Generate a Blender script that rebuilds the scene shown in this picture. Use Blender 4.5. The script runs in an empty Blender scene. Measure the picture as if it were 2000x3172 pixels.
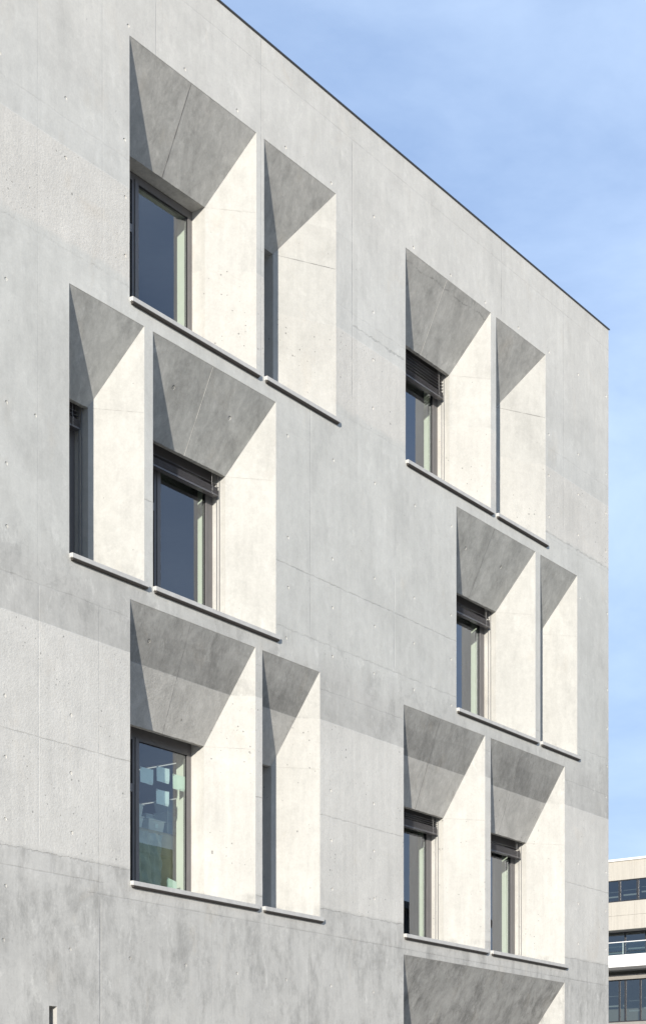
import bpy, bmesh, math, random
from mathutils import Vector, geometry
random.seed(7)
R = math.radians
scene = bpy.context.scene
col = scene.collection

# ------------------------------------------------------------------ camera
CAM_H = 1.6
cam_d = bpy.data.cameras.new('camera'); cam = bpy.data.objects.new('camera', cam_d); col.objects.link(cam)
scene.camera = cam
cam.location = (0.0, -15.282, CAM_H)
cam.rotation_euler = (R(90), 0, R(36.034 - 90))          # level, looking 36 deg off the facade
cam_d.sensor_fit = 'VERTICAL'; cam_d.sensor_height = 36.0
cam_d.lens = 36.0 * 5430 / 3172
cam_d.shift_y = (3610 - 1586) / 3172                     # rising front of an architectural lens
cam_d.clip_start = 0.1; cam_d.clip_end = 5000

# ------------------------------------------------------------------ sun, sky, exposure
to_sun = Vector((-1.0, -0.5, 0.257)).normalized()
sd = bpy.data.lights.new('sun', 'SUN'); so = bpy.data.objects.new('sun', sd); col.objects.link(so)
so.rotation_euler = to_sun.to_track_quat('Z', 'Y').to_euler(); so.location = (-20, -20, 30)
sd.energy = 3.45; sd.angle = R(0.5); sd.color = (1.0, 0.938, 0.845)

w = bpy.data.worlds.new('World'); scene.world = w; w.use_nodes = True
wt = w.node_tree; wt.nodes.clear()
def wn(t, **k):
    n = wt.nodes.new(t)
    for a, b in k.items(): setattr(n, a, b)
    return n
sky = wn('ShaderNodeTexSky', sky_type='NISHITA', sun_disc=False)
sky.sun_elevation = math.asin(to_sun.z); sky.sun_rotation = math.atan2(to_sun.x, to_sun.y)
sky.altitude = 200; sky.air_density = 0.72; sky.dust_density = 0.3; sky.ozone_density = 3.0
tc = wn('ShaderNodeTexCoord')
mp = wn('ShaderNodeMapping'); mp.inputs['Scale'].default_value = (1.3, 3.6, 6.5); mp.inputs['Rotation'].default_value = (0.5, -0.45, 0.5)
mp.inputs['Location'].default_value = (3, 1, 2)
cn = wn('ShaderNodeTexNoise'); cn.inputs['Scale'].default_value = 1.5; cn.inputs['Detail'].default_value = 12; cn.inputs['Roughness'].default_value = 0.58; cn.inputs['Distortion'].default_value = 0.25
mr = wn('ShaderNodeMapRange'); mr.inputs['From Min'].default_value = 0.32; mr.inputs['From Max'].default_value = 0.70; mr.inputs["To Min"].default_value = 0.085; mr.inputs['To Max'].default_value = 0.25
# thin high veil, denser on the side away from the sun (the part of the sky behind the building)
dp = wn('ShaderNodeVectorMath', operation='DOT_PRODUCT'); dp.inputs[1].default_value = (0.90, 0.36, 0.25)
mr2 = wn('ShaderNodeMapRange', interpolation_type='SMOOTHSTEP'); mr2.inputs['From Min'].default_value = 0.2; mr2.inputs['From Max'].default_value = 1.0; mr2.inputs['To Min'].default_value = 0.75; mr2.inputs['To Max'].default_value = 1.0
mm = wn('ShaderNodeMath', operation='MULTIPLY')
d2 = wn('ShaderNodeVectorMath', operation='DOT_PRODUCT'); d2.inputs[1].default_value = (0.588, -0.809, 0.0)
m3 = wn('ShaderNodeMapRange'); m3.inputs['From Min'].default_value = -0.06; m3.inputs['From Max'].default_value = 0.16; m3.inputs['To Max'].default_value = 0.09
ma = wn('ShaderNodeMath', operation='ADD'); wt.links.new(tc.outputs['Generated'], d2.inputs[0]); wt.links.new(d2.outputs['Value'], m3.inputs['Value']); wt.links.new(m3.outputs[0], ma.inputs[0]); wt.links.new(mr.outputs[0], ma.inputs[1])
mx = wn('ShaderNodeMix', data_type='RGBA'); mx.inputs['B'].default_value = (7.2, 8.3, 9.3, 1)
bg = wn('ShaderNodeBackground'); bg.inputs['Strength'].default_value = 0.15
wo = wn('ShaderNodeOutputWorld')
wt.links.new(tc.outputs['Generated'], mp.inputs['Vector']); wt.links.new(mp.outputs[0], cn.inputs['Vector'])
wt.links.new(cn.outputs['Fac'], mr.inputs['Value']); wt.links.new(tc.outputs['Generated'], dp.inputs[0]); wt.links.new(dp.outputs['Value'], mr2.inputs['Value']); wt.links.new(ma.outputs[0], mm.inputs[0]); wt.links.new(mr2.outputs[0], mm.inputs[1]); wt.links.new(mm.outputs[0], mx.inputs['Factor'])
sx_ = wn('ShaderNodeSeparateXYZ'); wt.links.new(tc.outputs['Generated'], sx_.inputs[0])
hz = wn('ShaderNodeMapRange'); hz.inputs['From Min'].default_value = 0.12; hz.inputs['From Max'].default_value = 0.55
wt.links.new(sx_.outputs[2], hz.inputs['Value'])
hc = wn('ShaderNodeMix', data_type='RGBA'); hc.inputs['A'].default_value = (0.29, 0.30, 0.34, 1); hc.inputs['B'].default_value = (0.63, 0.77, 0.87, 1); wt.links.new(hz.outputs[0], hc.inputs['Factor'])
vsn = wn('ShaderNodeVectorMath', operation='MULTIPLY'); wt.links.new(sky.outputs[0], vsn.inputs[0]); wt.links.new(hc.outputs['Result'], vsn.inputs[1])
wt.links.new(vsn.outputs[0], mx.inputs['A']); wt.links.new(mx.outputs['Result'], bg.inputs['Color'])
wt.links.new(bg.outputs[0], wo.inputs['Surface'])

vs = scene.view_settings
vs.view_transform = 'Standard'; vs.look = 'None'; vs.exposure = 0.71; vs.gamma = 1.0; vs.use_curve_mapping = False

# ------------------------------------------------------------------ helpers
def link_obj(name, me, parent=None):
    o = bpy.data.objects.new(name, me); col.objects.link(o)
    if parent is not None: o.parent = parent
    return o
def tag(o, label=None, cat=None, group=None, kind=None):
    if label: o['label'] = label
    if cat: o['category'] = cat
    if group: o['group'] = group
    if kind: o['kind'] = kind
    return o
def empty(name, loc=(0, 0, 0)):
    o = bpy.data.objects.new(name, None); col.objects.link(o); o.location = loc; o.empty_display_size = 0.3
    return o
class MB:
    """collects faces for one mesh; every vertex is given in the space of the future parent"""
    def __init__(s): s.v = []; s.f = []; s.m = []
    def quad(s, a, b, c, d, m=0):
        i = len(s.v); s.v += [tuple(a), tuple(b), tuple(c), tuple(d)]; s.f.append((i, i+1, i+2, i+3)); s.m.append(m)
    def poly(s, pts, m=0):
        i = len(s.v); s.v += [tuple(p) for p in pts]; s.f.append(tuple(range(i, i+len(pts)))); s.m.append(m)
    def box(s, a, b, m=0):
        x0, y0, z0 = a; x1, y1, z1 = b
        P = [(x0,y0,z0),(x1,y0,z0),(x1,y1,z0),(x0,y1,z0),(x0,y0,z1),(x1,y0,z1),(x1,y1,z1),(x0,y1,z1)]
        for f in ((0,3,2,1),(4,5,6,7),(0,1,5,4),(1,2,6,5),(2,3,7,6),(3,0,4,7)): s.poly([P[i] for i in f], m)
    def prism_x(s, prof, x0, x1, m=0):
        """prof: (y, z) loop, extruded along x"""
        n = len(prof)
        for i in range(n):
            (ya, za), (yb, zb) = prof[i], prof[(i+1) % n]
            s.quad((x0,ya,za),(x1,ya,za),(x1,yb,zb),(x0,yb,zb), m)
        s.poly([(x0, y, z) for y, z in prof][::-1], m); s.poly([(x1, y, z) for y, z in prof], m)
    def tube(s, pts, r, n=6, m=0):
        rings = []
        for i, p in enumerate(pts):
            p = Vector(p); a = Vector(pts[max(i-1,0)]); b = Vector(pts[min(i+1,len(pts)-1)])
            t = (b - a).normalized(); u = t.orthogonal().normalized(); v = t.cross(u)
            rings.append([p + r*(math.cos(2*math.pi*k/n)*u + math.sin(2*math.pi*k/n)*v) for k in range(n)])
        for A, B in zip(rings, rings[1:]):
            for k in range(n): s.quad(A[k], A[(k+1)%n], B[(k+1)%n], B[k], m)
        s.poly(rings[0][::-1], m); s.poly(rings[-1], m)
    def build(s, name, mats, parent=None, merge=True, bevel=0.0, smooth=False):
        me = bpy.data.meshes.new(name); me.from_pydata(s.v, [], s.f); 
        if not isinstance(mats, (list, tuple)): mats = [mats]
        for m in mats: me.materials.append(m)
        for p, m in zip(me.polygons, s.m): p.material_index = m
        if merge or bevel:
            bm = bmesh.new(); bm.from_mesh(me); bmesh.ops.remove_doubles(bm, verts=bm.verts, dist=0.0002)
            if bevel: 
                bmesh.ops.recalc_face_normals(bm, faces=bm.faces)
                bmesh.ops.bevel(bm, geom=[e for e in bm.edges if len(e.link_faces) == 2 and e.calc_face_angle(0) > 0.6], offset=bevel, segments=2, affect='EDGES', profile=0.5)
            bm.to_mesh(me); bm.free()
        if smooth:
            for p in me.polygons: p.use_smooth = True
        return link_obj(name, me, parent)

# ------------------------------------------------------------------ shader helpers
class NT:
    def __init__(s, name):
        s.mat = bpy.data.materials.new(name); s.mat.use_nodes = True; s.t = s.mat.node_tree; s.t.nodes.clear()
        s.out = s.t.nodes.new('ShaderNodeOutputMaterial')
    def n(s, t, **k):
        x = s.t.nodes.new(t)
        for a, b in k.items(): setattr(x, a, b)
        return x
    def put(s, sock, v):
        if isinstance(v, bpy.types.NodeSocket): s.t.links.new(v, sock)
        elif v is not None: sock.default_value = v
    def math(s, op, a, b=None, c=None, clamp=False):
        x = s.n('ShaderNodeMath', operation=op, use_clamp=clamp)
        for i, v in enumerate((a, b, c)):
            if v is not None: s.put(x.inputs[i], v)
        return x.outputs[0]
    def noise(s, vec, scale, detail=4, rough=0.5, dist=0.0):
        x = s.n('ShaderNodeTexNoise'); s.put(x.inputs['Vector'], vec)
        x.inputs['Scale'].default_value = scale; x.inputs['Detail'].default_value = detail
        x.inputs['Roughness'].default_value = rough; x.inputs['Distortion'].default_value = dist
        return x.outputs['Fac']
    def mapping(s, vec, scale=(1,1,1), loc=(0,0,0), rot=(0,0,0)):
        x = s.n('ShaderNodeMapping'); s.put(x.inputs['Vector'], vec)
        x.inputs['Scale'].default_value = scale; x.inputs['Location'].default_value = loc; x.inputs['Rotation'].default_value = rot
        return x.outputs[0]
    def rng(s, v, a, b, c=0.0, d=1.0, smooth=False):
        x = s.n('ShaderNodeMapRange', interpolation_type='SMOOTHSTEP' if smooth else 'LINEAR'); s.put(x.inputs['Value'], v)
        for k, q in zip(('From Min','From Max','To Min','To Max'), (a, b, c, d)): s.put(x.inputs[k], q)
        return x.outputs[0]
    def mix(s, f, a, b, blend='MIX'):
        x = s.n('ShaderNodeMix', data_type='RGBA', blend_type=blend); s.put(x.inputs['Factor'], f); s.put(x.inputs['A'], a); s.put(x.inputs['B'], b)
        return x.outputs['Result']
    def scale(s, c, f):
        x = s.n('ShaderNodeVectorMath', operation='SCALE'); s.put(x.inputs[0], c); s.put(x.inputs['Scale'], f)
        return x.outputs[0]
    def bsdf(s, **k):
        x = s.n('ShaderNodeBsdfPrincipled')
        for a, b in k.items(): s.put(x.inputs[a.replace('_', ' ')], b)
        s.t.links.new(x.outputs[0], s.out.inputs['Surface']); return x
def simple(name, color, rough=0.5, metal=0.0, spec=0.5, var=0.08, vscale=6.0, bump=0.0, emis=None):
    t = NT(name); tcn = t.n('ShaderNodeTexCoord').outputs['Object']
    n = t.noise(tcn, vscale, 6, 0.6); f = t.rng(n, 0.3, 0.7, 1-var, 1+var)
    b = t.bsdf(Base_Color=t.scale((color[0], color[1], color[2]), f), Roughness=rough, Metallic=metal)
    b.inputs['Specular IOR Level'].default_value = spec
    if bump:
        bp = t.n('ShaderNodeBump'); bp.inputs['Strength'].default_value = bump; bp.inputs['Distance'].default_value = 0.01
        t.put(bp.inputs['Height'], t.noise(tcn, vscale*8, 6, 0.6)); t.put(b.inputs['Normal'], bp.outputs[0])
    if emis:
        b.inputs['Emission Color'].default_value = (*emis[0], 1); b.inputs['Emission Strength'].default_value = emis[1]
    return t.mat

H0 = CAM_H       # heights below are measured from the camera's horizon; world z = height + H0
# formwork joints on the wall: (x, z0, z1, half width, darkness)
VJ = [(15.15, 7.2, 15.9, .005, .10), (15.16, 3.85, 7.1, .006, -.35), (16.28, 11.6, 16.0, .006, .16), (16.22, 3.4, 7.2, .006, .22), (16.24, -2, 3.40, .008, .45), (17.30, 14.5, 16.0, .005, .35),
      (19.53, 11.2, 16.0, .005, .30), (21.765, 11.6, 15.6, .006, .42), (20.686, 7.75, 11.3, .005, .50), (20.66, -2, 3.4, .006, .30),
      (22.912, 7.75, 9.4, .007, -.35), (22.91, -2, 3.3, .006, -.25), (21.78, 3.9, 6.58, .005, .22), (24.0, 7.75, 11.3, .004, .15), (26.23, 14.6, 16.0, .006, .30),
      (28.46, 11.6, 16.0, .007, .30), (29.6, -2, 3.7, .008, .30), (18.45, -2, 3.4, .005, .15), (23.18, 7.0, 11.3, .003, .12), (29.62, 3.8, 11.2, .004, .10), (14.0, 3.4, 16, .005, .2), (12.9, -2, 11.5, .006, .3)]
# horizontal joints: (z, x0, x1, half width, darkness, waviness)
HJ = [(15.555, 2, 31, .006, .28, .010), (12.92, 2, 31, .008, .16, .03), (12.74, 21.78, 23.2, .012, .60, .07), (8.665, 17, 26.5, .007, .50, .030), (5.19, 2, 31, .007, .42, .025),
      (7.74, 19.9, 31, .009, .28, .05), (3.42, 16, 31, .007, .35, .012), (3.57, 2, 16.3, .007, .35, .012), (7.05, 2, 31, .006, .25, .03), (3.80, 2, 31, .006, .45, .05),
      (11.38, 27.8, 31, .012, .5, .07), (11.30, 2, 31, .01, .15, .06)]

def concrete(name, tint=1.0, soffit=False, joints=True, smooth=1.0, sx=0.0, uniform=0.0):
    t = NT(name)
    P = t.n('ShaderNodeTexCoord').outputs['Object']
    sep = t.n('ShaderNodeSeparateXYZ'); t.put(sep.inputs[0], P)
    X = sep.outputs[0]; Z = t.math('SUBTRACT', sep.outputs[2], H0)
    wob = t.noise(P, 1.3, 6, 0.62); wob = t.math('SUBTRACT', wob, 0.5)
    wob2 = t.math('SUBTRACT', t.noise(P, 5.0, 5, 0.7), 0.5)
    Zs = t.math('MULTIPLY_ADD', wob2, 0.012, Z)
    Zw = t.math('MULTIPLY_ADD', wob, 0.75, Z)
    def above(z, edge=0.01, src=None): return t.rng(src if src is not None else Zs, z-edge, z+edge)
    # pours from the ground up
    c = (0.492, 0.486, 0.468)
    cur = t.mix(above(3.45, .01), (*c, 1), (0.51, 0.503, 0.484, 1))
    cur = t.mix(above(3.82, .03), cur, (0.58, 0.568, 0.541, 1))
    cur = t.mix(above(6.60, .006), cur, (0.465, 0.460, 0.442, 1))
    cur = t.mix(above(7.40, .25, Zw), cur, (0.52, 0.520, 0.500, 1))
    cur = t.mix(above(9.8, 1.5, Zw), cur, (0.55, 0.548, 0.525, 1))
    cur = t.mix(above(11.40, .04, t.math('MULTIPLY_ADD', wob, 0.35, Z)), cur, (0.595, 0.578, 0.546, 1))
    cur = t.mix(above(12.57, .006), cur, (0.55, 0.548, 0.528, 1))
    cur = t.mix(above(13.6, 1.0, Zw), cur, (0.595, 0.582, 0.552, 1))
    rough = t.math('ADD', t.math('MULTIPLY', above(3.82, .03), t.math('SUBTRACT', 1.0, above(6.6, .006))),
                   t.math('MULTIPLY', above(11.40, .06, t.math('MULTIPLY_ADD', wob, 0.35, Z)), t.math('SUBTRACT', 1.0, above(12.57, .006))))
    notrough = t.math('SUBTRACT', 1.0, rough)
    if uniform: cur = t.mix(uniform, cur, (0.60, 0.592, 0.562, 1))
    # panel to panel difference of tone
    px = t.math('FLOOR', t.math('DIVIDE', t.math('SUBTRACT', X, 15.2-2.235*8), 1.1175)); pz = t.math('FLOOR', t.math('DIVIDE', t.math('ADD', Z, 0.4), 3.6))
    wn_ = t.n('ShaderNodeTexWhiteNoise', noise_dimensions='2D'); cb = t.n('ShaderNodeCombineXYZ'); t.put(cb.inputs[0], px); t.put(cb.inputs[1], pz); t.put(wn_.inputs['Vector'], cb.outputs[0])
    panel = t.rng(wn_.outputs['Value'], 0, 1, 0.975, 1.025)
    # mottling, streaks, stains
    low = t.rng(Z, 3.2, 8.2, 1.0, 0.0)
    n1 = t.noise(t.mapping(P, loc=(sx, 0, 0)), 0.75, 7, 0.62, 0.6)
    n2 = t.noise(t.mapping(P, (8.5, 8.5, 0.75), (sx, 0, 3)), 1.0, 9, 0.68)
    n3 = t.noise(P, 4.5, 8, 0.68, 0.9)
    n4 = t.noise(P, 38, 3, 0.6)
    f = t.rng(n1, 0.28, 0.72, 0.915, 1.07)
    f = t.math('MULTIPLY', f, t.math('ADD', 1.0, t.math('MULTIPLY', t.math('SUBTRACT', n2, 0.5), t.math('MULTIPLY_ADD', low, 0.16, 0.22))))
    f = t.math('MULTIPLY', f, t.rng(n3, 0.3, 0.7, 0.95, 1.045))
    f = t.math('MULTIPLY', f, t.rng(n4, 0.3, 0.7, 0.96, 1.04)); f = t.math('MULTIPLY', f, t.rng(t.noise(P, 13, 6, 0.7, 0.4), 0.3, 0.7, 0.965, 1.035))
    f = t.math('MULTIPLY', f, panel)
    stain = t.noise(t.mapping(P, (1.5, 1.5, 0.7), (3.1+sx, 0, 1)), 1.5, 10, 0.78, 0.25)
    stain = t.rng(stain, 0.48, 0.68, 0, 1)
    amt = t.math('MULTIPLY', notrough, t.math('MULTIPLY_ADD', low, 0.26 if not soffit else 0.26, (0.10 if not uniform else 0.12) if not soffit else 0.28))
    f = t.math('MULTIPLY', f, t.math('SUBTRACT', 1.0, t.math('MULTIPLY', stain, amt)))
    zs1 = t.math('ADD', t.math('MULTIPLY', above(6.6, .01), t.math('SUBTRACT', 1.0, above(7.75, .08, Zw))), t.math('SUBTRACT', 1.0, above(3.42, .02)))
    spot = t.rng(t.noise(t.mapping(P, (1, 1, .8), (1, 9, 4)), 2.6, 12, 0.8, 0.35), 0.53, 0.60, 0, 1)
    f = t.math('MULTIPLY', f, t.math('SUBTRACT', 1.0, t.math('MULTIPLY', spot, t.math('MULTIPLY', zs1, 0.12))))
    pale = t.rng(t.noise(t.mapping(P, (2.0, 2.0, 1.0), (9, 2, 5)), 1.9, 10, 0.78, 0.5), 0.56, 0.64, 0, 1, True)
    f = t.math('MULTIPLY', f, t.math('ADD', 1.0, t.math('MULTIPLY', pale, t.math('MULTIPLY', notrough, t.math('MULTIPLY_ADD', zs1, 0.08, 0.07 if not soffit else 0.14)))))
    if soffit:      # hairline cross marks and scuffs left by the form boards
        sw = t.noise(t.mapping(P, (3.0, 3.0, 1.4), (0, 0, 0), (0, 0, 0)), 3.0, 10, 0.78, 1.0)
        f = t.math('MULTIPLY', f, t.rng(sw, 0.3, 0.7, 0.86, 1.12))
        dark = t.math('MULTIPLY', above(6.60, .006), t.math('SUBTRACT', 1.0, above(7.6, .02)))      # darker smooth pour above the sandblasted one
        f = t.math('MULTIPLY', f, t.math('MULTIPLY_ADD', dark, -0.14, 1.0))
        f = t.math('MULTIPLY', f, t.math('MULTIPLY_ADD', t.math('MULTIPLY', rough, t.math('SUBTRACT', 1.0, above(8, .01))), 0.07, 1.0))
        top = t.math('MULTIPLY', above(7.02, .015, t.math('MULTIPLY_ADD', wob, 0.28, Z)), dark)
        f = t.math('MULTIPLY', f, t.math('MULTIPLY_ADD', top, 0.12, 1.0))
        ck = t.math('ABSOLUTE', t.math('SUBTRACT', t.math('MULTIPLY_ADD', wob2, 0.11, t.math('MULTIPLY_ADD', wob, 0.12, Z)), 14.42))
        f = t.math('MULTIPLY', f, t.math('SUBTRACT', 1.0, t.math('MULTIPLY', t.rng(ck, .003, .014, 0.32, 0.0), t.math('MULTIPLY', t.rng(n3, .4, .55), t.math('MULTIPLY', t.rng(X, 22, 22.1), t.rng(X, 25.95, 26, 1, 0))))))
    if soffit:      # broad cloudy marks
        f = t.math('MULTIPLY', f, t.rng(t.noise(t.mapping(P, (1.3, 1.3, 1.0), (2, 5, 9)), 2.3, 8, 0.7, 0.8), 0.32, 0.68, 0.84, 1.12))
    # air holes
    vo = t.n('ShaderNodeTexVoronoi', feature='F1'); t.put(vo.inputs['Vector'], t.mapping(P, (1, 1, 1), (sx, 0, 0))); vo.inputs['Scale'].default_value = 7.5; vo.inputs['Randomness'].default_value = 1.0
    rnd = t.n('ShaderNodeSeparateColor'); t.put(rnd.inputs[0], vo.outputs['Color'])
    size = t.math('MULTIPLY', t.math('POWER', rnd.outputs[0], 4.0), t.math('MULTIPLY_ADD', rough, 0.07, 0.055))
    hole = t.math('LESS_THAN', vo.outputs['Distance'], size)
    vo2 = t.n('ShaderNodeTexVoronoi', feature='F1'); t.put(vo2.inputs['Vector'], P); vo2.inputs['Scale'].default_value = 17
    rnd2 = t.n('ShaderNodeSeparateColor'); t.put(rnd2.inputs[0], vo2.outputs['Color'])
    patch = t.rng(t.noise(P, 1.1, 3, 0.5), 0.42, 0.62)
    size2 = t.math('MULTIPLY', t.math('POWER', rnd2.outputs[1], 3.0), t.math('MULTIPLY', rough, t.math('MULTIPLY_ADD', patch, 0.17, 0.10 if uniform else 0.0)))
    hole2 = t.math('LESS_THAN', vo2.outputs['Distance'], size2)
    holes = t.math('MAXIMUM', hole, hole2)
    f = t.math('MULTIPLY', f, t.math('SUBTRACT', 1.0, t.math('MULTIPLY', holes, 0.42)))
    # joints
    jn = t.rng(t.noise(P, 3.3, 5, 0.65), 0.35, 0.62, 0.25, 1.0)
    jtot = None; jb = None
    if joints:
        for (x, z0, z1, hw, dk) in VJ:
            d = t.math('ABSOLUTE', t.math('SUBTRACT', X, x))
            m = t.math('MULTIPLY', t.rng(d, hw*0.6, hw*1.8, 1.0, 0.0), t.math('MULTIPLY', t.rng(Z, z0, z0+.08), t.rng(Z, z1-.12, z1, 1, 0)))
            e = t.math('MULTIPLY', m, dk); jtot = e if jtot is None else t.math('ADD', jtot, e)
            mb_ = t.math('MULTIPLY', m, min(1.0, abs(dk)*2.2)); jb = mb_ if jb is None else t.math('MAXIMUM', jb, mb_)
        for (z, x0, x1, hw, dk, wv) in HJ:
            zz = t.math('MULTIPLY_ADD', wob2, wv*2.0, t.math('MULTIPLY_ADD', wob, wv, Z))
            d = t.math('ABSOLUTE', t.math('SUBTRACT', zz, z))
            m = t.math('MULTIPLY', t.rng(d, hw*0.6, hw*1.8, 1.0, 0.0), t.math('MULTIPLY', t.rng(X, x0-.02, x0+.02), t.rng(X, x1-.02, x1+.02, 1, 0)))
            e = t.math('MULTIPLY', m, dk); jtot = t.math('ADD', jtot, e); jb = t.math('MAXIMUM', jb, t.math('MULTIPLY', m, min(1.0, dk*2.2)))
        jtot = t.math('MULTIPLY', jtot, jn)
        f = t.math('MULTIPLY', f, t.math('SUBTRACT', 1.0, t.math('MULTIPLY', jtot, 0.48)))
    # faint rusty / warm patches
    warm = t.rng(t.noise(t.mapping(P, (1, 1, .6), (5, 7, 2)), 1.4, 6, 0.6, 1.0), 0.6, 0.75, 0, 0.5)
    cur = t.mix(warm, cur, t.mix(0.5, cur, (0.56, 0.49, 0.40, 1)))
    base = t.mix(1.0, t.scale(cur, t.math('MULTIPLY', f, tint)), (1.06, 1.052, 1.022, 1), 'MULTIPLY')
    b = t.bsdf(Base_Color=base, Roughness=0.82); b.inputs['Specular IOR Level'].default_value = 0.25
    # relief
    hN = t.math('MULTIPLY', t.noise(P, 30, 5, 0.65, 0.2), t.math('MULTIPLY_ADD', rough, 0.55, 0.06))
    hN = t.math('ADD', hN, t.math('MULTIPLY', t.noise(P, 1.6, 3, 0.5), 1.2))
    hN = t.math('SUBTRACT', hN, t.math('MULTIPLY', holes, 0.9))
    if joints: hN = t.math('SUBTRACT', hN, t.math('MULTIPLY', t.math('MULTIPLY', jb, jn), 0.5))
    bp = t.n('ShaderNodeBump'); bp.inputs['Strength'].default_value = 0.65 * smooth; bp.inputs['Distance'].default_value = 0.014
    t.put(bp.inputs['Height'], hN); t.put(b.inputs['Normal'], bp.outputs[0])
    return t.mat

M_wall = concrete('fair_faced_concrete')
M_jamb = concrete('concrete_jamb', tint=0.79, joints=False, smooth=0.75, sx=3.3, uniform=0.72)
M_inner = simple('white_inner_lining', (0.80, 0.79, 0.74), 0.7, var=0.03)
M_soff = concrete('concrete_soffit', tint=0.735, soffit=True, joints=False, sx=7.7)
M_sill = simple('precast_sill_concrete', (0.53, 0.52, 0.495), 0.8, var=0.10, vscale=9, bump=0.15)
M_sillshade = simple('dark_sill_shade', (0.055, 0.048, 0.042), 0.8)  # near-black brown that paints in the shade below the sills
M_metal = simple('anthracite_aluminium', (0.165, 0.157, 0.155), 0.38, 0.0, 0.5, 0.06)
M_rail = simple('grey_aluminium_rail', (0.26, 0.26, 0.265), 0.35, 0.3, 0.5, 0.05)
M_blind = simple('grey_blind_lamella', (0.135, 0.128, 0.132), 0.33, 0.35, 0.5, 0.10, 12)
M_black = simple('black_gasket', (0.008, 0.008, 0.009), 0.6)
M_cord = simple('blind_cord', (0.42, 0.41, 0.40), 0.6)
M_cop = simple('dark_roof_flashing', (0.07, 0.066, 0.062), 0.4, 0.5)
M_room = simple('painted_plaster', (0.36, 0.35, 0.33), 0.9, var=0.03)
M_floor = simple('interior_floor', (0.16, 0.14, 0.12), 0.6)
M_paper = simple('drawing_paper', (0.78, 0.86, 0.88), 0.8, var=0.03, vscale=14)
M_paperg = simple('green_paper', (0.74, 0.86, 0.76), 0.8, var=0.03, vscale=14)
M_tube = simple('lamp_tube', (0.8, 0.8, 0.8), 0.4, emis=((1.0, 0.97, 0.93), 0.35))

def glass_mat(name, refl=3.0, tint=(0.86, 0.95, 0.88), rt=(0.86, 0.93, 1.0)):
    t = NT(name)
    ge = t.n('ShaderNodeNewGeometry'); dt = t.n('ShaderNodeVectorMath', operation='DOT_PRODUCT'); t.put(dt.inputs[0], ge.outputs['Incoming']); t.put(dt.inputs[1], ge.outputs['Normal'])
    sch = t.math('POWER', t.math('SUBTRACT', 1.0, t.math('ABSOLUTE', dt.outputs['Value'])), 5.0)      # same from either side of the thin pane
    fac = t.math('MULTIPLY', t.math('MULTIPLY_ADD', sch, 0.96, 0.04), refl, clamp=True)
    tr = t.n('ShaderNodeBsdfTransparent'); tr.inputs[0].default_value = (*tint, 1)
    P = t.n('ShaderNodeTexCoord').outputs['Object']
    gl = t.n('ShaderNodeBsdfGlossy'); gl.inputs['Roughness'].default_value = 0.0; gl.inputs['Color'].default_value = (*rt, 1)
    bp = t.n('ShaderNodeBump'); bp.inputs['Strength'].default_value = 0.02; bp.inputs['Distance'].default_value = 0.02
    t.put(bp.inputs['Height'], t.noise(P, 0.9, 2, 0.5)); t.put(gl.inputs['Normal'], bp.outputs[0])
    ms = t.n('ShaderNodeMixShader'); t.put(ms.inputs[0], fac); t.put(ms.inputs[1], tr.outputs[0]); t.put(ms.inputs[2], gl.outputs[0])
    t.put(t.out.inputs['Surface'], ms.outputs[0])
    return t.mat
M_glass = glass_mat('insulating_glass', 3.9, rt=(0.88, 0.92, 1.0))
M_oglass = glass_mat('office_glass', 5.2, (0.62, 0.68, 0.64), (0.9, 0.9, 0.92))
M_bglass = glass_mat('balustrade_glass', 2.0, (0.80, 0.88, 0.86))
def cloudy(name):
    t = NT(name); tr = t.n('ShaderNodeBsdfTransparent'); tr.inputs[0].default_value = (.8, .88, .95, 1)
    df = t.n('ShaderNodeBsdfPrincipled'); df.inputs['Base Color'].default_value = (.84, .88, .92, 1); df.inputs['Roughness'].default_value = .3
    ms = t.n('ShaderNodeMixShader'); ms.inputs[0].default_value = .8; t.put(ms.inputs[1], tr.outputs[0]); t.put(ms.inputs[2], df.outputs[0]); t.put(t.out.inputs['Surface'], ms.outputs[0]); return t.mat
M_bin = cloudy('cloudy_plastic')

# ------------------------------------------------------------------ ground
g = MB(); g.quad((-3000, -3000, 0), (3000, -3000, 0), (3000, 3000, 0), (-3000, 3000, 0))
ground = g.build('ground', simple('pale_paving', (0.29, 0.265, 0.23), 0.9, var=0.15, vscale=0.4)); tag(ground, kind='structure')

# ------------------------------------------------------------------ main building
BLD = empty('concrete_building', (0, 0, 0))
tag(BLD, 'pale fair-faced concrete building filling the photo, with deep splayed windows cut into its wall', 'building')
ROOF = 15.955; CX = 30.27; LX = -6.0; DEP = 16.0
# sl, sr, row, splay angle of right jamb, kind
A, B, C, D = (14.538, 13.43, 11.18), (10.902, 9.80, 7.572), (7.285, 5.87, 3.665), (3.33, 2.23, -0.55)
WIN = [(16.79, 19.41, A, 45, 'big'), (19.60, 21.33, A, 30.4, 'narrow'), (15.69, 17.06, B, 45, 'narrow_b'), (17.24, 19.86, B, 45, 'big_b'),
       (16.80, 19.39, C, 45, 'big_s'), (19.56, 20.925, C, 45, 'narrow_s'), (23.235, 25.86, A, 45, 'big_b7'), (26.05, 27.775, A, 30.4, 'narrow_b'),
       (24.76, 27.41, B, 45, 'big_b'), (27.60, 28.985, B, 45, 'narrow_b'), (23.18, 25.67, C, 45, 'big_b2'), (25.87, 28.50, C, 45, 'big_b'),
       (23.18, 28.50, D, 45, 'wide')]
SLIT = (15.335, 15.47, 1.95, -1.0)
DP = 0.51; CH = 0.007
def jit(a=0.0016): return random.uniform(-a, a)
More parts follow.
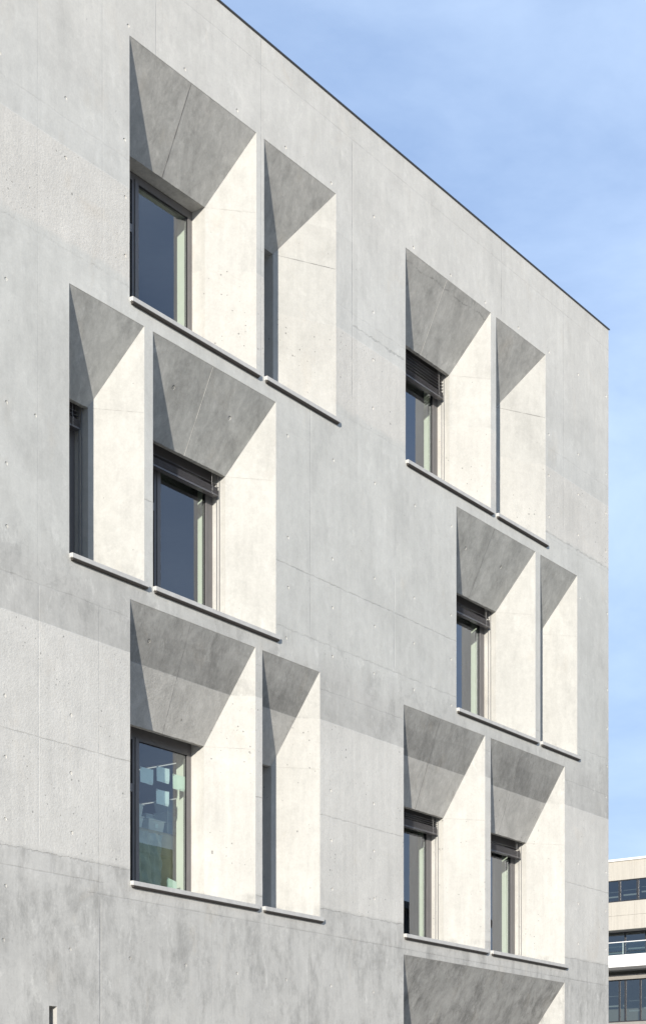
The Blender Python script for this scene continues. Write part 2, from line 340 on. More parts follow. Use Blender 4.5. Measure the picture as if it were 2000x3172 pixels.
def rim(x0, z0, x1, z1, step=0.13):
    """closed outline of an opening, counter clockwise from bottom left, with slightly uneven edges"""
    pts = []
    def seg(a, b):
        n = max(2, int((Vector(b)-Vector(a)).length/step))
        for i in range(n):
            f = i/n; p = Vector(a).lerp(Vector(b), f)
            if i: p = p + Vector((jit(), jit()))
            pts.append((p.x, p.y))
    seg((x0, z0), (x1, z0)); seg((x1, z0), (x1, z1)); seg((x1, z1), (x0, z1)); seg((x0, z1), (x0, z0))
    return pts
def planar(mb, O, U, V, outer, loops, m=0):
    """fill a planar region (2D coords on frame O,U,V) leaving the loops open"""
    vv = []; ee = []
    for lp in [outer] + loops:
        i = len(vv); vv += [Vector(p) for p in lp]; ee += [(i+k, i+(k+1) % len(lp)) for k in range(len(lp))]
    res = geometry.delaunay_2d_cdt(vv, ee, [], 0, 1e-5)
    V2, F2 = res[0], res[2]
    def inside(p, poly):
        c = False; n = len(poly); j = n-1
        for i in range(n):
            xi, yi = poly[i]; xj, yj = poly[j]
            if (yi > p[1]) != (yj > p[1]) and p[0] < (xj-xi)*(p[1]-yi)/(yj-yi)+xi: c = not c
            j = i
        return c
    bbs = [(min(p[0] for p in l), max(p[0] for p in l), min(p[1] for p in l), max(p[1] for p in l)) for l in loops]
    base = len(mb.v); mb.v += [tuple(O + U*p[0] + V*p[1]) for p in V2]
    for f in F2:
        c = (sum(V2[i][0] for i in f)/len(f), sum(V2[i][1] for i in f)/len(f))
        if not inside(c, outer): continue
        if any(b[0] <= c[0] <= b[1] and b[2] <= c[1] <= b[3] and inside(c, l) for l, b in zip(loops, bbs)): continue
        mb.f.append(tuple(base+i for i in f)); mb.m.append(m)
def circ(x, z, r, n=14): return [(x + r*math.cos(2*math.pi*k/n), z + r*math.sin(2*math.pi*k/n)) for k in range(n)]
def dimple(mb, O, U, V, N, x, z, r, m=0):
    """cone-shaped tie hole closed with a mortar plug set back a little; N points into the concrete"""
    a = circ(x, z, r); b = circ(x + r*.06, z - r*.06, r*0.80); c = circ(x + r*.06, z-r*.06, r*0.70)
    w3 = lambda p, d: O + U*p[0] + V*p[1] + N*d
    for k in range(14):
        j = (k+1) % 14
        mb.quad(w3(a[k], 0), w3(a[j], 0), w3(b[j], .013), w3(b[k], .013), m)
        mb.quad(w3(b[k], .013), w3(b[j], .013), w3(c[j], .006), w3(c[k], .006), m)
    mb.poly([w3(p, .006) for p in c], m)

wall = MB()
loops = []; chf = []
for (sl, sr, (zt, zi, zs), ang, kd) in WIN:
    loops.append(rim(sl-CH, zs+H0-CH if False else zs+H0, sr+CH, zt+H0+CH)); chf.append((sl, sr, zs+H0, zt+H0))
sx0, sx1, szt, szb = SLIT
loops.append(rim(sx0, szb+H0, sx1, szt+H0, .06))
# tie holes on their grid
ties = []
rows = {14.65: [14.52]+[16.75+1.1167*k for k in range(13)], 13.16: [14.52, 15.62, 16.75-.06, 22.32, 27.90, 29.02, 30.15], 12.42: [15.62, 16.70, 22.32, 27.90, 29.02, 30.14],
        11.68: [16.70, 22.32, 27.92, 29.02, 30.14], 10.53: [14.62, 20.15, 21.26, 22.37, 23.49, 24.60, 29.09, 30.20], 9.06: [14.62, 15.1, 20.15, 21.25, 22.36, 23.47, 24.59, 30.20],
        8.33: [14.63, 20.15, 21.25, 22.36, 23.47, 24.59, 30.19], 7.59: [14.63, 20.10, 21.24, 22.34, 23.47, 24.59, 29.09, 30.19], 7.02: [30.15], 5.58: [14.60, 15.71, 21.20, 22.33, 29.02, 30.14],
        4.85: [14.61, 15.71, 21.21, 22.34, 29.02, 30.14], 4.11: [14.61, 15.72, 21.23, 22.34, 29.02, 30.14], 2.67: [14.58, 15.69, 16.79, 17.89, 18.99, 20.10, 21.21, 22.32, 29.0], 3.32: [14.61]}
for z, xs in rows.items():
    for x in xs:
        if any(a-.04 < x < b+.04 and c-.04 < z+H0 < d+.04 for (a, b, c, d) in chf): continue
        ties.append((x+jit(.008), z+H0+jit(.01)))
outer = [(LX, 0.0), (CX-.012, 0.0), (CX-.012, ROOF+H0), (LX, ROOF+H0)]
O0 = Vector((0, 0, 0)); UX = Vector((1, 0, 0)); VZ = Vector((0, 0, 1)); NY = Vector((0, 1, 0))
planar(wall, O0, UX, VZ, outer, loops + [circ(x, z, .024) for x, z in ties])
for x, z in ties: dimple(wall, O0, UX, VZ, NY, x, z, .024)
# the rest of the shell
zt_ = ROOF+H0
wall.quad((CX-.012, 0, 0), (CX, .012, 0), (CX, .012, zt_), (CX-.012, 0, zt_))
wall.quad((CX, .012, 0), (CX, DEP, 0), (CX, DEP, zt_), (CX, .012, zt_))
wall.quad((CX, DEP, 0), (LX, DEP, 0), (LX, DEP, zt_), (CX, DEP, zt_))
wall.quad((LX, DEP, 0), (LX, 0, 0), (LX, 0, zt_), (LX, DEP, zt_))
# slit recess
z0, z1 = szb+H0, szt+H0
wall.quad((sx0, 0, z0), (sx0, .45, z0), (sx0, .45, z1), (sx0, 0, z1)); wall.quad((sx1, 0, z0), (sx1, .45, z0), (sx1, .45, z1), (sx1, 0, z1))
wall.quad((sx0, 0, z1), (sx1, 0, z1), (sx1, .45, z1), (sx0, .45, z1)); wall.quad((sx0, .45, z0), (sx1, .45, z0), (sx1, .45, z1), (sx0, .45, z1))
wall.quad((sx0, 0, z0), (sx1, 0, z0), (sx1, .45, z0), (sx0, .45, z0))
wall.build('wall', M_wall, BLD)
# roof deck and flashing
rf = MB(); rf.quad((LX+.02, .02, zt_-.05), (CX-.02, .02, zt_-.05), (CX-.02, DEP-.02, zt_-.05), (LX+.02, DEP-.02, zt_-.05))
rf.build('roof', M_floor, BLD)
cp = MB()
pr = [(-.016, zt_-.010), (-.016, zt_+.014), (.30, zt_+.004), (.30, zt_+.002), (-.010, zt_+.002), (-.010, zt_-.010)]
cp.prism_x(pr, LX-.02, CX+.018)
cp.box((CX-.30, .301, zt_+.002), (CX+.018, DEP, zt_+.010))
cp.build('roof_flashing', M_cop, BLD)

SOFT = {}   # tie holes in soffits: window index -> fractions (along width, down slope)
SOFT[3] = [(.245, .40), (.70, .40)]; SOFT[4] = [(.20, .27)]; SOFT[8] = [(.24, .42), (.68, .42)]; SOFT[9] = [(.10, .50)]

def soffit_mat(idx, xj):
    return M_soff
def line_mat(name, c): return simple(name, c, 0.8)
M_crack = line_mat('open_joint', (0.19, 0.18, 0.17)); M_hair = line_mat('hairline_joint', (0.33, 0.31, 0.28)); M_fin = line_mat('mortar_fin', (0.80, 0.76, 0.68))

for wi, (sl, sr, (zt, zi, zs), ang, kind) in enumerate(WIN):
    zt += H0; zi += H0; zs += H0
    XI = sr - DP/math.tan(R(ang)); lp = loops[wi]
    blind = '_b' in kind or kind == 'wide'; slot = blind or '_s' in kind
    rv = MB()
    # chamfer: from the uneven rim on the wall to a clean arris
    n = len(lp)
    def inner(p):
        x = min(max(p[0], sl), sr); z = min(p[1], zt); z = max(z, zs); return (x + (0 if abs(x-sl) > .02 and abs(x-sr) > .02 else jit(.0008)), CH, z)
    inn = [inner(p) for p in lp]
    for k in range(n):
        a, b = lp[k], lp[(k+1) % n]
        if a[1] < zs+.003 and b[1] < zs+.003: continue
        rv.quad((a[0], 0, a[1]), (b[0], 0, b[1]), inn[(k+1) % n], inn[k], 0)
    # left jamb (straight), right jamb (splayed), soffit (sloping down inwards)
    rv.quad((sl, CH, zt), (sl, DP, zi), (sl, DP, zs), (sl, CH, zs), 0)
    rv.quad((sr, CH, zt), (sr, CH, zs), (XI, DP, zs), (XI, DP, zi), 0)
    U = UX; Vd = Vector((0, DP-CH, zi-zt)); Ls = Vd.length; Vd.normalize(); Nn = U.cross(Vd)
    if Nn.y < 0: Nn = -Nn
    O = Vector((sl, CH, zt)); wT = sr-sl; wB = XI-sl
    so_loops = []
    for (fu, fv) in SOFT.get(wi, []):
        so_loops.append((fu*wT, fv*Ls))
    # uneven lower arris of the soffit
    ne = 26; rag = .004 if kind in ('big', 'narrow') else .009
    low = [(wB*(1-k/ne) , Ls + (0 if k in (0, ne) else -abs(jit(rag)) + .002)) for k in range(ne+1)]
    rv2 = MB()
    planar(rv2, O, U, Vd, [(0, 0), (wT, 0)] + low, [circ(a, b, .030) for a, b in so_loops])
    for a, b in so_loops: dimple(rv2, O, U, Vd, Nn, a, b, .030)
    lowp = [O + U*p[0] + Vd*p[1] for p in low]
    slot0 = DP + (.055 if slot else .23)
    for a, b in zip(lowp, lowp[1:]):
        rv2.quad(a, b, (b.x, slot0, zi + (jit(.006) if slot else 0)), (a.x, slot0, zi + 0.0))
    yi = 1.02; ym = .80
    if slot:      # recess that swallows the blind
        zq = zi + .30
        rv.quad((sl, slot0, zi-.004), (XI, slot0, zi-.004), (XI, slot0, zq), (sl, slot0, zq)); rv.quad((sl, slot0, zq), (XI, slot0, zq), (XI, .75, zq), (sl, .75, zq))
        rv.quad((XI, DP, zi), (XI, slot0, zi), (XI, slot0, zq), (XI, DP, zq)); rv.quad((XI, slot0, zs), (XI, .80, zs), (XI, .80, zq), (XI, slot0, zq)); rv.quad((sl, slot0, zi), (sl, .80, zi), (sl, .80, zq), (sl, slot0, zq))
        rv.quad((XI, DP, zs), (XI, slot0, zs), (XI, slot0, zi), (XI, DP, zi)); rv.quad((XI, .80, zs), (XI, yi, zs), (XI, yi, zi), (XI, .80, zi), 1)
    else:
        rv.quad((XI, DP, zs), (XI, ym, zs), (XI, ym, zi), (XI, DP, zi)); rv.quad((XI, ym, zs), (XI, yi, zs), (XI, yi, zi), (XI, ym, zi), 1)
    rv.quad((sl, DP, zs), (sl, yi, zs), (sl, yi, zi), (sl, DP, zi))
    rv.quad((sl, .75, zi), (XI, .75, zi), (XI, yi, zi), (sl, yi, zi), 1); rv.quad((sl, .70, zs-.03), (XI, .70, zs-.03), (XI, yi, zs-.03), (sl, yi, zs-.03))
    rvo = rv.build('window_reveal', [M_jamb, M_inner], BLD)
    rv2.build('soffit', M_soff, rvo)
    # joint lines: on the soffit and at soffit height on the jamb
    jl = MB()
    def soff_line(xa, xb, hw, lift=.0025):
        pa = Vector((xa, CH, zt)); pb = Vector((xb, DP, zi)); d = -Nn*lift
        for k in range(12):
            a = pa.lerp(pb, k/12) + d; b = pa.lerp(pb, (k+1)/12) + d; w0 = hw*(.5+random.random()); ox = jit(.0012)
            jl.quad(a-U*w0+U*ox, b-U*w0+U*ox, b+U*w0+U*ox, a+U*w0+U*ox)
    SJ = {0: (18.01, 17.99, .0045), 3: (18.47, 18.45, .0035), 6: (24.47, 24.44, .0035), 8: (26.0, 25.97, .003), 10: (24.27, 24.28, .003), 4: (18.0, 18.0, .002), 11: (26.95, 26.97, .0025)}
    if wi in SJ: soff_line(*SJ[wi])
    if jl.f: jl.build('soffit_joint', M_fin if wi in (3, 6) else M_crack, rvo)
    jl = MB()
    nj = Vector((-(DP), -(sr-XI), 0)).normalized()
    a = Vector((sr-.004, .004, zi-.015)); b = Vector((XI, DP, zi-.004))
    for k in range(10):
        p = a.lerp(b, k/10) + nj*.0015; q = a.lerp(b, (k+1)/10) + nj*.0015; h = random.uniform(.0008, .0024) * (2.2 if ang < 40 else 1.0)
        jl.quad(p, q, q+Vector((0, 0, h)), p+Vector((0, 0, h)))
    jl.build('jamb_joint', M_crack if ang < 40 else M_hair, rvo)
    # sill slab
    s = MB(); th = .060
    prof = [(-.052, zs), (.78, zs+.035), (.78, zs-.03), (-.004, zs-th+.004), (-.016, zs-th+.004), (-.020, zs-th+.014), (-.030, zs-th+.014), (-.034, zs-th), (-.052, zs-th+.003)]
    s.prism_x(prof, sl+.001, sr+.052)
    so_ = s.build('window_sill', M_sill, BLD, bevel=.003)
    dp_ = MB(); dp_.prism_x([(-.048, zs-th+.001), (-.048, zs-th-.008), (-.036, zs-th-.022), (-.002, zs-th-.026), (-.002, zs-th-.002)], sl+.02, sr+.030); dp_.build('sill_shade_strip', M_sillshade, so_)  # dark strip added under the sill front to deepen its underside shade
    # ---- window
    yF, yB = .745, .815
    zq = zi + (.22 if slot else 0)
    x0, x1 = sl+.002, XI-.002
    fr = MB(); panes = []
    if kind.startswith('big') or kind == 'wide':
        segs = []
        if kind == 'wide': segs = [(sl+.10, sl+.86, True), (sl+1.0, sl+2.6, False), (sl+2.74, XI-.10, False)]
        else: segs = [(sl+.10, sl+.862, True), (sl+.995, XI-(.085 if kind in ('big', 'big_s') else .148), False)]
        ztr = zi - .76
    else: segs = [(sl+.09, XI-.09 if not blind else XI-.13, False)]; ztr = None
    ztop = zi - .105 if not blind else zi - .12; zbot = zs + .09
    # outer frame built from butted bars
    fr.box((x0, yF, zs+.012), (x1, yB, zbot)); fr.box((x0, yF, ztop), (x1, yB, zq))
    xs = [x0]
    for a_, b_, v_ in segs: xs += [a_, b_]
    xs.append(x1)
    for k in range(0, len(xs), 2): fr.box((xs[k], yF, zbot), (xs[k+1], yB, ztop))
    for a_, b_, v_ in segs:
        if v_: fr.box((a_, yF, ztr-.055), (b_, yB, ztr+.055)); panes += [(a_, b_, zbot, ztr-.055), (a_, b_, ztr+.055, ztop)]
        else: panes.append((a_, b_, zbot, ztop))
    wo_ = fr.build('window', M_metal, BLD, bevel=0.0)
    # raised cover strips with shadow gap
    cs = MB()
    for a_, b_, v_ in segs[:1] if len(segs) > 1 else []:
        cs.box((b_+.046, yF-.016, zbot-.03), (b_+.11, yF-.001, ztop+.03))
    if cs.f: cs.build('cover_strip', M_metal, wo_)
    for (a_, b_, c_, d_) in panes:
        g_ = .012; gk = MB()
        for q in (((a_, c_), (a_+g_, d_)), ((b_-g_, c_), (b_, d_)), ((a_+g_, c_), (b_-g_, c_+g_)), ((a_+g_, d_-g_), (b_-g_, d_))): gk.box((q[0][0], .757, q[0][1]), (q[1][0], .775, q[1][1]))
        gk.build('gasket', M_black, wo_)
    for (a_, b_, c_, d_) in panes:
        if ztr is not None and b_ < sl + 1.0:
            p = MB(); p.box((a_+.013, .758, c_+.013), (b_-.013, .772, d_-.013)); p.build('vent_panel', M_black, wo_); continue
        p = MB(); p.quad((a_+.001, .766, c_+.001), (b_-.001, .766, c_+.001), (b_-.001, .766, d_-.001), (a_+.001, .766, d_-.001)); p.build('pane', M_glass, wo_)
    # ---- blind
    if blind:
        bl = MB(); x0, x1 = sl+.03, XI-.058
        zb = zi - .285; zh = zi-.160
        if kind == 'big_b7': zb = zi - .415; zh = zi-.300
        # packed lamellas: a stack of thin curved slats
        nst = 9
        for k in range(nst):
            z = zb+.024+(zh-zb-.024)*k/nst; hgt = (zh-zb-.024)/nst
            bl.prism_x([(.598, z+.001), (.596, z+hgt*.5), (.600, z+hgt-.0012), (.672, z+hgt-.0012), (.676, z+hgt*.5), (.672, z+.001)], x0, x1)
        bl.box((x0, .592, zb), (x1, .680, zb+.022))
        # loose lamellas above
        ns = {'big_b': 1, 'narrow_b': 2, 'big_b2': 3, 'big_b7': 5, 'wide': 2}[kind]
        gap = .052 if kind != 'big_b2' else .034
        for k in range(ns):
            z = zh + gap*(k+.75)
            bl.prism_x([(.598, z), (.612, z+.007), (.640, z+.0105), (.668, z+.007), (.676, z), (.676, z+.003), (.668, z+.010), (.640, z+.0135), (.612, z+.010), (.598, z+.003)], x0, x1)
        bo = bl.build('blind', M_blind, BLD)
        for cxp in (x0+.22, x1-.14):
            cd = MB(); pts = []
            zc = zi + .1
            while zc > zh+.01: pts.append((cxp+jit(.003), .592, zc)); zc -= .035
            for k in range(26): pts.append((cxp + .012*math.sin(k*2.1)+jit(.006), .588-abs(jit(.008)), zh-.002-(zh-zb)*k/26*1.02))
            cd.tube(pts, .0022, 5); cd.build('cord', M_cord, bo)
        hb = MB(); hb.box((x0, .60, zi+.20), (x1, .68, zi+.27)); hb.build('head_rail', M_blind, bo)
        for xa in (XI-.006, sl+.006):
            gr = MB()
            d = -1 if xa > (sl+XI)/2 else 1
            for (ya, yb, th_) in ((.604, .609, .016), (.650, .655, .020)):
                gr.box((min(xa, xa+d*th_), ya, zs+.02), (max(xa, xa+d*th_), yb, zi+.2))
            gr.box((min(xa, xa+d*.002), .609, zs+.02), (max(xa, xa+d*.002), .650, zi+.2), 1)
            gr.build('guide_rail', [M_rail, M_jamb], bo)

# rooms behind the windows
rm = MB(); fl = MB()
for (zt, zi, zs) in (A, B, C, D):
    zc = zi+H0+.16; zf = max(zs+H0-.75, .02); xa, xb, ya, yb = 12.0, CX-.4, 1.022, 7.0
    # inner face of the outer wall, with the window openings left free
    hl = []
    for (sl, sr, row, ang, kd) in WIN:
        if row[0] == zt: XI = sr-DP/math.tan(R(ang)); hl.append([(sl, zs+H0-.03), (XI, zs+H0-.03), (XI, zi+H0), (sl, zi+H0)])
    if hl: planar(rm, Vector((0, ya, 0)), UX, VZ, [(xa, zf), (xb, zf), (xb, zc), (xa, zc)], hl)
    rm.quad((xa, ya, zc), (xb, ya, zc), (xb, yb, zc), (xa, yb, zc)); rm.quad((xa, yb, zf), (xb, yb, zf), (xb, yb, zc), (xa, yb, zc))
    rm.quad((xa, ya, zf), (xa, yb, zf), (xa, yb, zc), (xa, ya, zc)); rm.quad((xb, ya, zf), (xb, yb, zf), (xb, yb, zc), (xb, ya, zc))
    for xp in (22.95,): rm.box((xp, ya+.01, zf), (xp+.12, yb-.01, zc-.002))
    fl.quad((xa, ya, zf), (xb, ya, zf), (xb, yb, zf), (xa, yb, zf))
rm.build('room', M_room, BLD); fl.build('interior_floor', M_floor, BLD)

# ------------------------------------------------------------------ things seen behind the lower left pane
def paper(x0, x1, z0, z1, label, mat, drop=0.0, y=.792):
    m = MB(); n = 6
    for i in range(n):
        a, b = i/n, (i+1)/n
        f = lambda u, v: (x0+(x1-x0)*u, y + .004*math.sin(u*3+v*2) + (.012 if (v < .1 and u > .5) else 0), z0+(z1-z0)*v + drop*u)
        for j in range(n):
            c, d = j/n, (j+1)/n
            m.quad(f(a, c), f(b, c), f(b, d), f(a, d))
    n0 = len(m.f)
    for (u, v) in ((.05, .94), (.95, .94)):          # strips of tape
        xx = x0+(x1-x0)*u; zz = z0+(z1-z0)*v + drop*u
        m.quad((xx-.012, y-.003, zz-.012), (xx+.012, y-.003, zz-.008), (xx+.010, y-.003, zz+.02), (xx-.010, y-.003, zz+.018), 1)
    o = m.build('paper_sheet', [mat, M_cord], None, smooth=False)
    return tag(o, label, 'paper sheet', 'paper sheets taped up behind the lower left window')
paper(17.868, 18.132, 5.231+H0, 5.441+H0, 'leftmost pale blue paper sheet taped inside the window, beside the frame', M_paper)
paper(18.207, 18.469, 5.306+H0, 5.512+H0, 'pale blue paper sheet taped inside the window, the highest of the five', M_paper)
paper(18.545, 18.803, 5.258+H0, 5.463+H0, 'pale green paper sheet taped inside the window against its right frame', M_paperg)
paper(18.197, 18.460, 4.991+H0, 5.192+H0, 'pale blue paper sheet taped inside the window, directly below another sheet', M_paper)
paper(18.50, 18.70, 3.80+H0, 4.02+H0, 'loose curled green paper sheet leaning at the bottom of the window', M_paperg, drop=-.04, y=.86)

def bin_(x, y, z, sc, label):
    r = empty('storage_bin', (x, y, z)); tag(r, label, 'storage bin', 'clear plastic storage bins stacked on the cabinet')
    L_, W_, Hh = .34*sc, .26*sc, .15*sc; m = MB(); t_ = .02*sc
    b = [(-L_/2+t_, -W_/2+t_), (L_/2-t_, -W_/2+t_), (L_/2-t_, W_/2-t_), (-L_/2+t_, W_/2-t_)]; tp = [(-L_/2, -W_/2), (L_/2, -W_/2), (L_/2, W_/2), (-L_/2, W_/2)]
    for k in range(4):
        j = (k+1) % 4; m.quad((*b[k], 0), (*b[j], 0), (*tp[j], Hh), (*tp[k], Hh))
    m.poly([(*p, 0) for p in b[::-1]]); m.build('tub', M_bin, r)
    l = MB(); l.box((-L_/2-.012, -W_/2-.012, Hh), (L_/2+.012, W_/2+.012, Hh+.016)); l.build('lid', M_bin, r, bevel=.004)
    lb = MB(); lb.quad((-.03, -W_/2+.006, Hh*.35), (.03, -W_/2+.006, Hh*.35), (.03, -W_/2-.001, Hh*.75), (-.03, -W_/2-.001, Hh*.75)); lb.build('tag', M_paper, r)
    c = MB()
    for k in range(5):
        xx = -L_/2+.05+k*.05*sc; c.box((xx, -W_/2+.04, .005), (xx+.035*sc, W_/2-.04, Hh*(.4+.1*(k % 3))))
    c.build('contents', simple('bin_contents', random.choice([(.25, .35, .5), (.5, .5, .5), (.55, .55, .6)]), .7), r)
    return r
zc0 = 4.70+H0
cb = empty('storage_cabinet', (18.55, 1.09, 3.665+H0-.75)); tag(cb, 'grey brown wooden cabinet behind the lower left window, carrying plastic bins', 'cabinet')
cm = MB(); hC = zc0-(3.665+H0-.75); cm.box((-.62, 0, 0), (.66, .46, hC)); cm.build('carcass', simple('worn_plywood', (.42, .37, .27), .6, var=.2, vscale=3), cb, bevel=.006)
for xx in (-.61, .03):
    dr = MB(); dr.box((xx, -.02, .06), (xx+.62, -.001, hC-.03)); do = dr.build('door', simple('cabinet_door', (.46, .41, .31), .5, var=.15, vscale=4), cb, bevel=.004)
    kn = MB(); kn.box((xx+.55, -.035, hC*.5), (xx+.565, -.0205, hC*.5+.12)); kn.build('handle', M_metal, do)
bx = [(18.38, 0, .7, 'small clear plastic bin behind the two at the left end'), (18.80, 1, .8, 'tilted looking small clear plastic bin on the middle of the heap'), (18.15, 0, 1, 'bottom clear plastic bin of the two at the left end of the cabinet'), (18.15, 1, 1, 'upper clear plastic bin of the two at the left end of the cabinet'),
      (18.60, 0, 1, 'single clear plastic bin in the middle of the cabinet top'),
      (19.0, 0, 1, 'lowest clear plastic bin of the right hand stack on the cabinet'), (19.0, 1, .98, 'second lowest clear plastic bin of the right hand stack'),
      (19.0, 2, 1, 'topmost clear plastic bin of the right hand stack')]
for (x, k, sc, lab) in bx: bin_(x, 1.27 if sc > .9 else 1.50, zc0 + .002 + k*.168, sc, lab)
# a crumpled protective sheet hanging in front of the cabinet
cl = MB(); nx, nz = 26, 22
def clp(i, j):
    u, v = i/nx, j/nz
    return (17.86+.62*u, .93 + .022*math.sin(u*19+v*3) + .012*math.sin(u*43+v*11)+.012*math.sin(v*27+u*8), 3.68+H0 + .93*v)
for i in range(nx):
    for j in range(nz): cl.quad(clp(i, j), clp(i+1, j), clp(i+1, j+1), clp(i, j+1))
tag(cl.build('plastic_sheet', simple('crumpled_grey_sheet', (.50, .51, .46), .45, var=.15, vscale=7), None, smooth=True), 'crumpled grey green plastic sheet hanging inside the lower left window', 'plastic sheet')
for (x, ya, yb, lab) in ((19.85, 1.2, 4.4, 'white ceiling light tube behind the lower left window, nearer the glass, higher'), (21.77, 3.0, 6.7, 'white ceiling light tube behind the lower left window, farther in, lower')):
    r = empty('ceiling_light', (x, ya, 6.026+H0)); tag(r, lab, 'ceiling light', 'ceiling light tubes in the room')
    t_ = MB(); t_.tube([(0, 0, -.03), (0, yb-ya, -.03)], .008, 8); t_.build('tube', M_tube, r)
    h_ = MB(); h_.box((-.03, 0, -.012), (.03, yb-ya, -.002)); h_.build('housing', M_floor, r)

# ------------------------------------------------------------------ office building beyond
OB = empty('office_building', (104, 24, 0)); tag(OB, 'cream stone office building with window bands and a white balcony, far right', 'building')
# the building across the street, met only as the dark shape mirrored low in the panes
AB = empty('brick_building', (66, -45, 0)); tag(AB, 'dark olive brown block across the street, only mirrored low in the lower left window', 'building')
M_brick = simple('olive_brown_render', (.13, .115, .075), .85, var=.14, vscale=.5)
b = MB(); b.box((-38, -12, 0), (38, 0, 17.95)); b.build('wall', M_brick, AB)
b = MB(); b.box((-38.4, -12.4, 17.95), (38.4, .5, 18.4)); b.build('roof', M_cop, AB)
for fl_ in range(5):
    for k in range(12):
        xx = -36 + k*6.2; zz = 2.2 + fl_*3.5
        f = MB(); f.box((xx, .001, zz), (xx+2.6, .08, zz+.1)); f.box((xx, .001, zz+1.7), (xx+2.6, .08, zz+1.8)); f.box((xx, .001, zz+.1), (xx+.1, .08, zz+1.7)); f.box((xx+2.5, .001, zz+.1), (xx+2.6, .08, zz+1.7)); f.box((xx+1.25, .001, zz+.1), (xx+1.35, .08, zz+1.7))
        o = f.build('window', M_metal, AB); p = MB(); p.quad((xx+.1, .03, zz+.1), (xx+2.5, .03, zz+.1), (xx+2.5, .03, zz+1.7), (xx+.1, .03, zz+1.7)); p.build('pane', M_black, o)
def stone(name):
    t = NT(name); P = t.n('ShaderNodeTexCoord').outputs['Object']
    st = t.noise(t.mapping(P, (1, 3.2, .22)), 1.6, 6, .6); ft = t.noise(P, 9, 6, .6)
    f = t.math('MULTIPLY', t.rng(st, .3, .7, .90, 1.07), t.rng(ft, .3, .7, .96, 1.04))
    t.bsdf(Base_Color=t.scale((.49, .455, .39), f), Roughness=.8); return t.mat
M_stone = stone('cream_stone_panels'); M_white = simple('white_render', (.80, .79, .76), .7, var=.04, vscale=.8)
M_oframe = simple('dark_window_frame', (.035, .036, .04), .4)
M_slabg = simple('grey_aluminium_trim', (.30, .28, .25), .5)
Y0, Y1 = 1.0, 24.0       # local y range (world 25 .. 48)
def zr(a): return a+H0
bands = [(19.87, 18.64), (17.22, 15.40)]
jn_ = .012
for (zt, zb) in ((19.87, 18.64), (17.22, 16.325), (16.313, 15.40)):
    y = Y0; k = 0; step = 2.6
    while y < Y1:
        off = .35 if zb > 16.32 else 0
        ow = MB(); ow.box((0, y+(jn_/2), zr(zb)), (.35, min(y+step, Y1)-jn_/2, zr(zt))); y += step
        ow.build('wall_panel', M_stone, OB)
M_core = simple('office_interior', (.22, .21, .2), .9)
for nm, a, b in (('floor_slab', (.30, Y0+.01, zr(19.0)), (8, Y1-.01, zr(19.85))), ('floor_slab', (.36, Y0+.01, zr(15.42)), (8, Y1-.01, zr(17.20))), ('floor_slab', (1.42, Y0+.01, zr(12.8)), (8, Y1-.01, zr(13.58))),
                 ('floor_slab', (.92, Y0+.01, 0), (8, Y1-.01, zr(9.3))), ('inner_wall', (6.0, Y0+.02, zr(9.31)), (7.9, Y1-.02, zr(18.99)))):
    bk = MB(); bk.box(a, b); bk.build(nm, M_core, OB)
cpg = MB(); cpg.box((-.10, Y0-.05, zr(19.87)), (8.1, Y1+.05, zr(20.02))); cpg.build('roof_edge', M_white, OB, bevel=.02)
M_ledge = simple('inner_ledge_paint', (.28, .29, .30), .6)
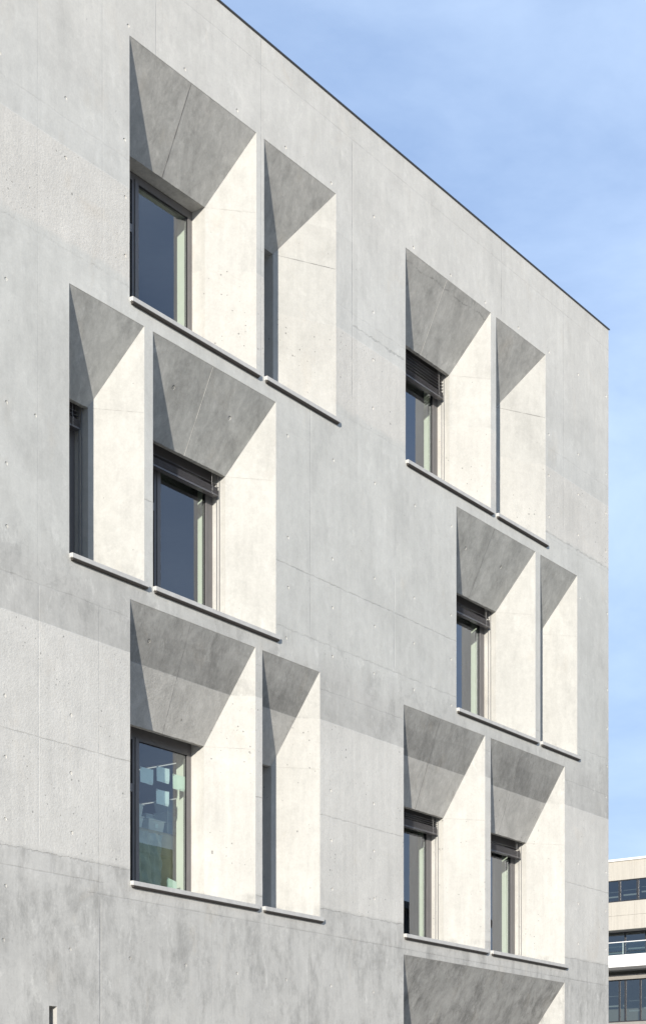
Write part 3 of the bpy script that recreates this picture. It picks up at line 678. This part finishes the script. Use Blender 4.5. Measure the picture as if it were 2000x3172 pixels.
def oband(zt, zb, x, mull, wd, name='window'):
    prev = mull[0]
    for a, b in zip(mull, mull[1:]):
        f = MB(); t_ = .05
        f.box((x, a, zr(zb)), (x+.12, b, zr(zb)+t_+.03)); f.box((x, a, zr(zt)-t_), (x+.12, b, zr(zt)))
        f.box((x, a, zr(zb)+t_+.03), (x+.12, a+wd/2, zr(zt)-t_)); f.box((x, b-wd/2, zr(zb)+t_+.03), (x+.12, b, zr(zt)-t_))
        o = f.build(name, M_oframe, OB)
        p = MB(); p.quad((x+.06, a+wd/2, zr(zb)+t_+.03), (x+.06, b-wd/2, zr(zb)+t_+.03), (x+.06, b-wd/2, zr(zt)-t_), (x+.06, a+wd/2, zr(zt)-t_)); p.build('pane', M_oglass, o)
        rl = MB(); k = random.choice([.25, .38, .30])
        rl.box((x+.35, a+wd, zr(zb)+(zt-zb)*k), (x+.37, b-wd, zr(zb)+(zt-zb)*k+.10)); rl.box((x+.35, a+wd, zr(zb)+(zt-zb)*(k+.25)), (x+.36, b-wd, zr(zb)+(zt-zb)*(k+.25)+.02)); rl.build('inner_ledge', M_ledge, o)
# mullions at y (local = world-24): seen at world y 36.54, 35.25 in the top band
oband(18.64, 17.22, .06, [36.50-24+1.297*k for k in range(-8, 9)], .13)
oband(15.40, 13.60, 1.30, [36.72-24+1.50*k for k in range(-6, 7)], .075)
# balcony
sb = MB(); sb.box((-1.05, Y0, zr(12.83)), (1.4, Y1, zr(13.62))); sb.build('balcony', M_white, OB, bevel=.015)
ba = MB(); ba.quad((-.95, Y0, zr(13.66)), (-.95, Y1, zr(13.66)), (-.95, Y1, zr(14.42)), (-.95, Y0, zr(14.42))); bo = ba.build('balustrade', M_bglass, OB)
hr = MB(); hr.box((-.99, Y0, zr(14.42)), (-.93, Y1, zr(14.47)))
hr.build('handrail', M_white, bo)
for k in range(-5, 8):
    p = MB(); y = 35.75-24+1.9*k
    if Y0 < y < Y1: p.box((-.925, y-.02, zr(13.67)), (-.89, y+.02, zr(14.42))); p.build('post', M_white, bo)
# lower glazing under the balcony
tr = MB(); tr.box((.55, Y0, zr(12.20)), (.75, Y1, zr(12.50))); tr.build('fascia', M_slabg, OB)
oband(12.20, 9.42, .75, sorted([36.85-24, 36.42-24, 35.34-24] + [35.34-24-1.3*k for k in range(1, 8)] + [36.85-24+1.3*k for k in range(1, 8)]), .10)
lw = MB(); lw.box((.55, Y0, 0), (.9, Y1, zr(9.40))); lw.build('plinth', M_slabg, OB)
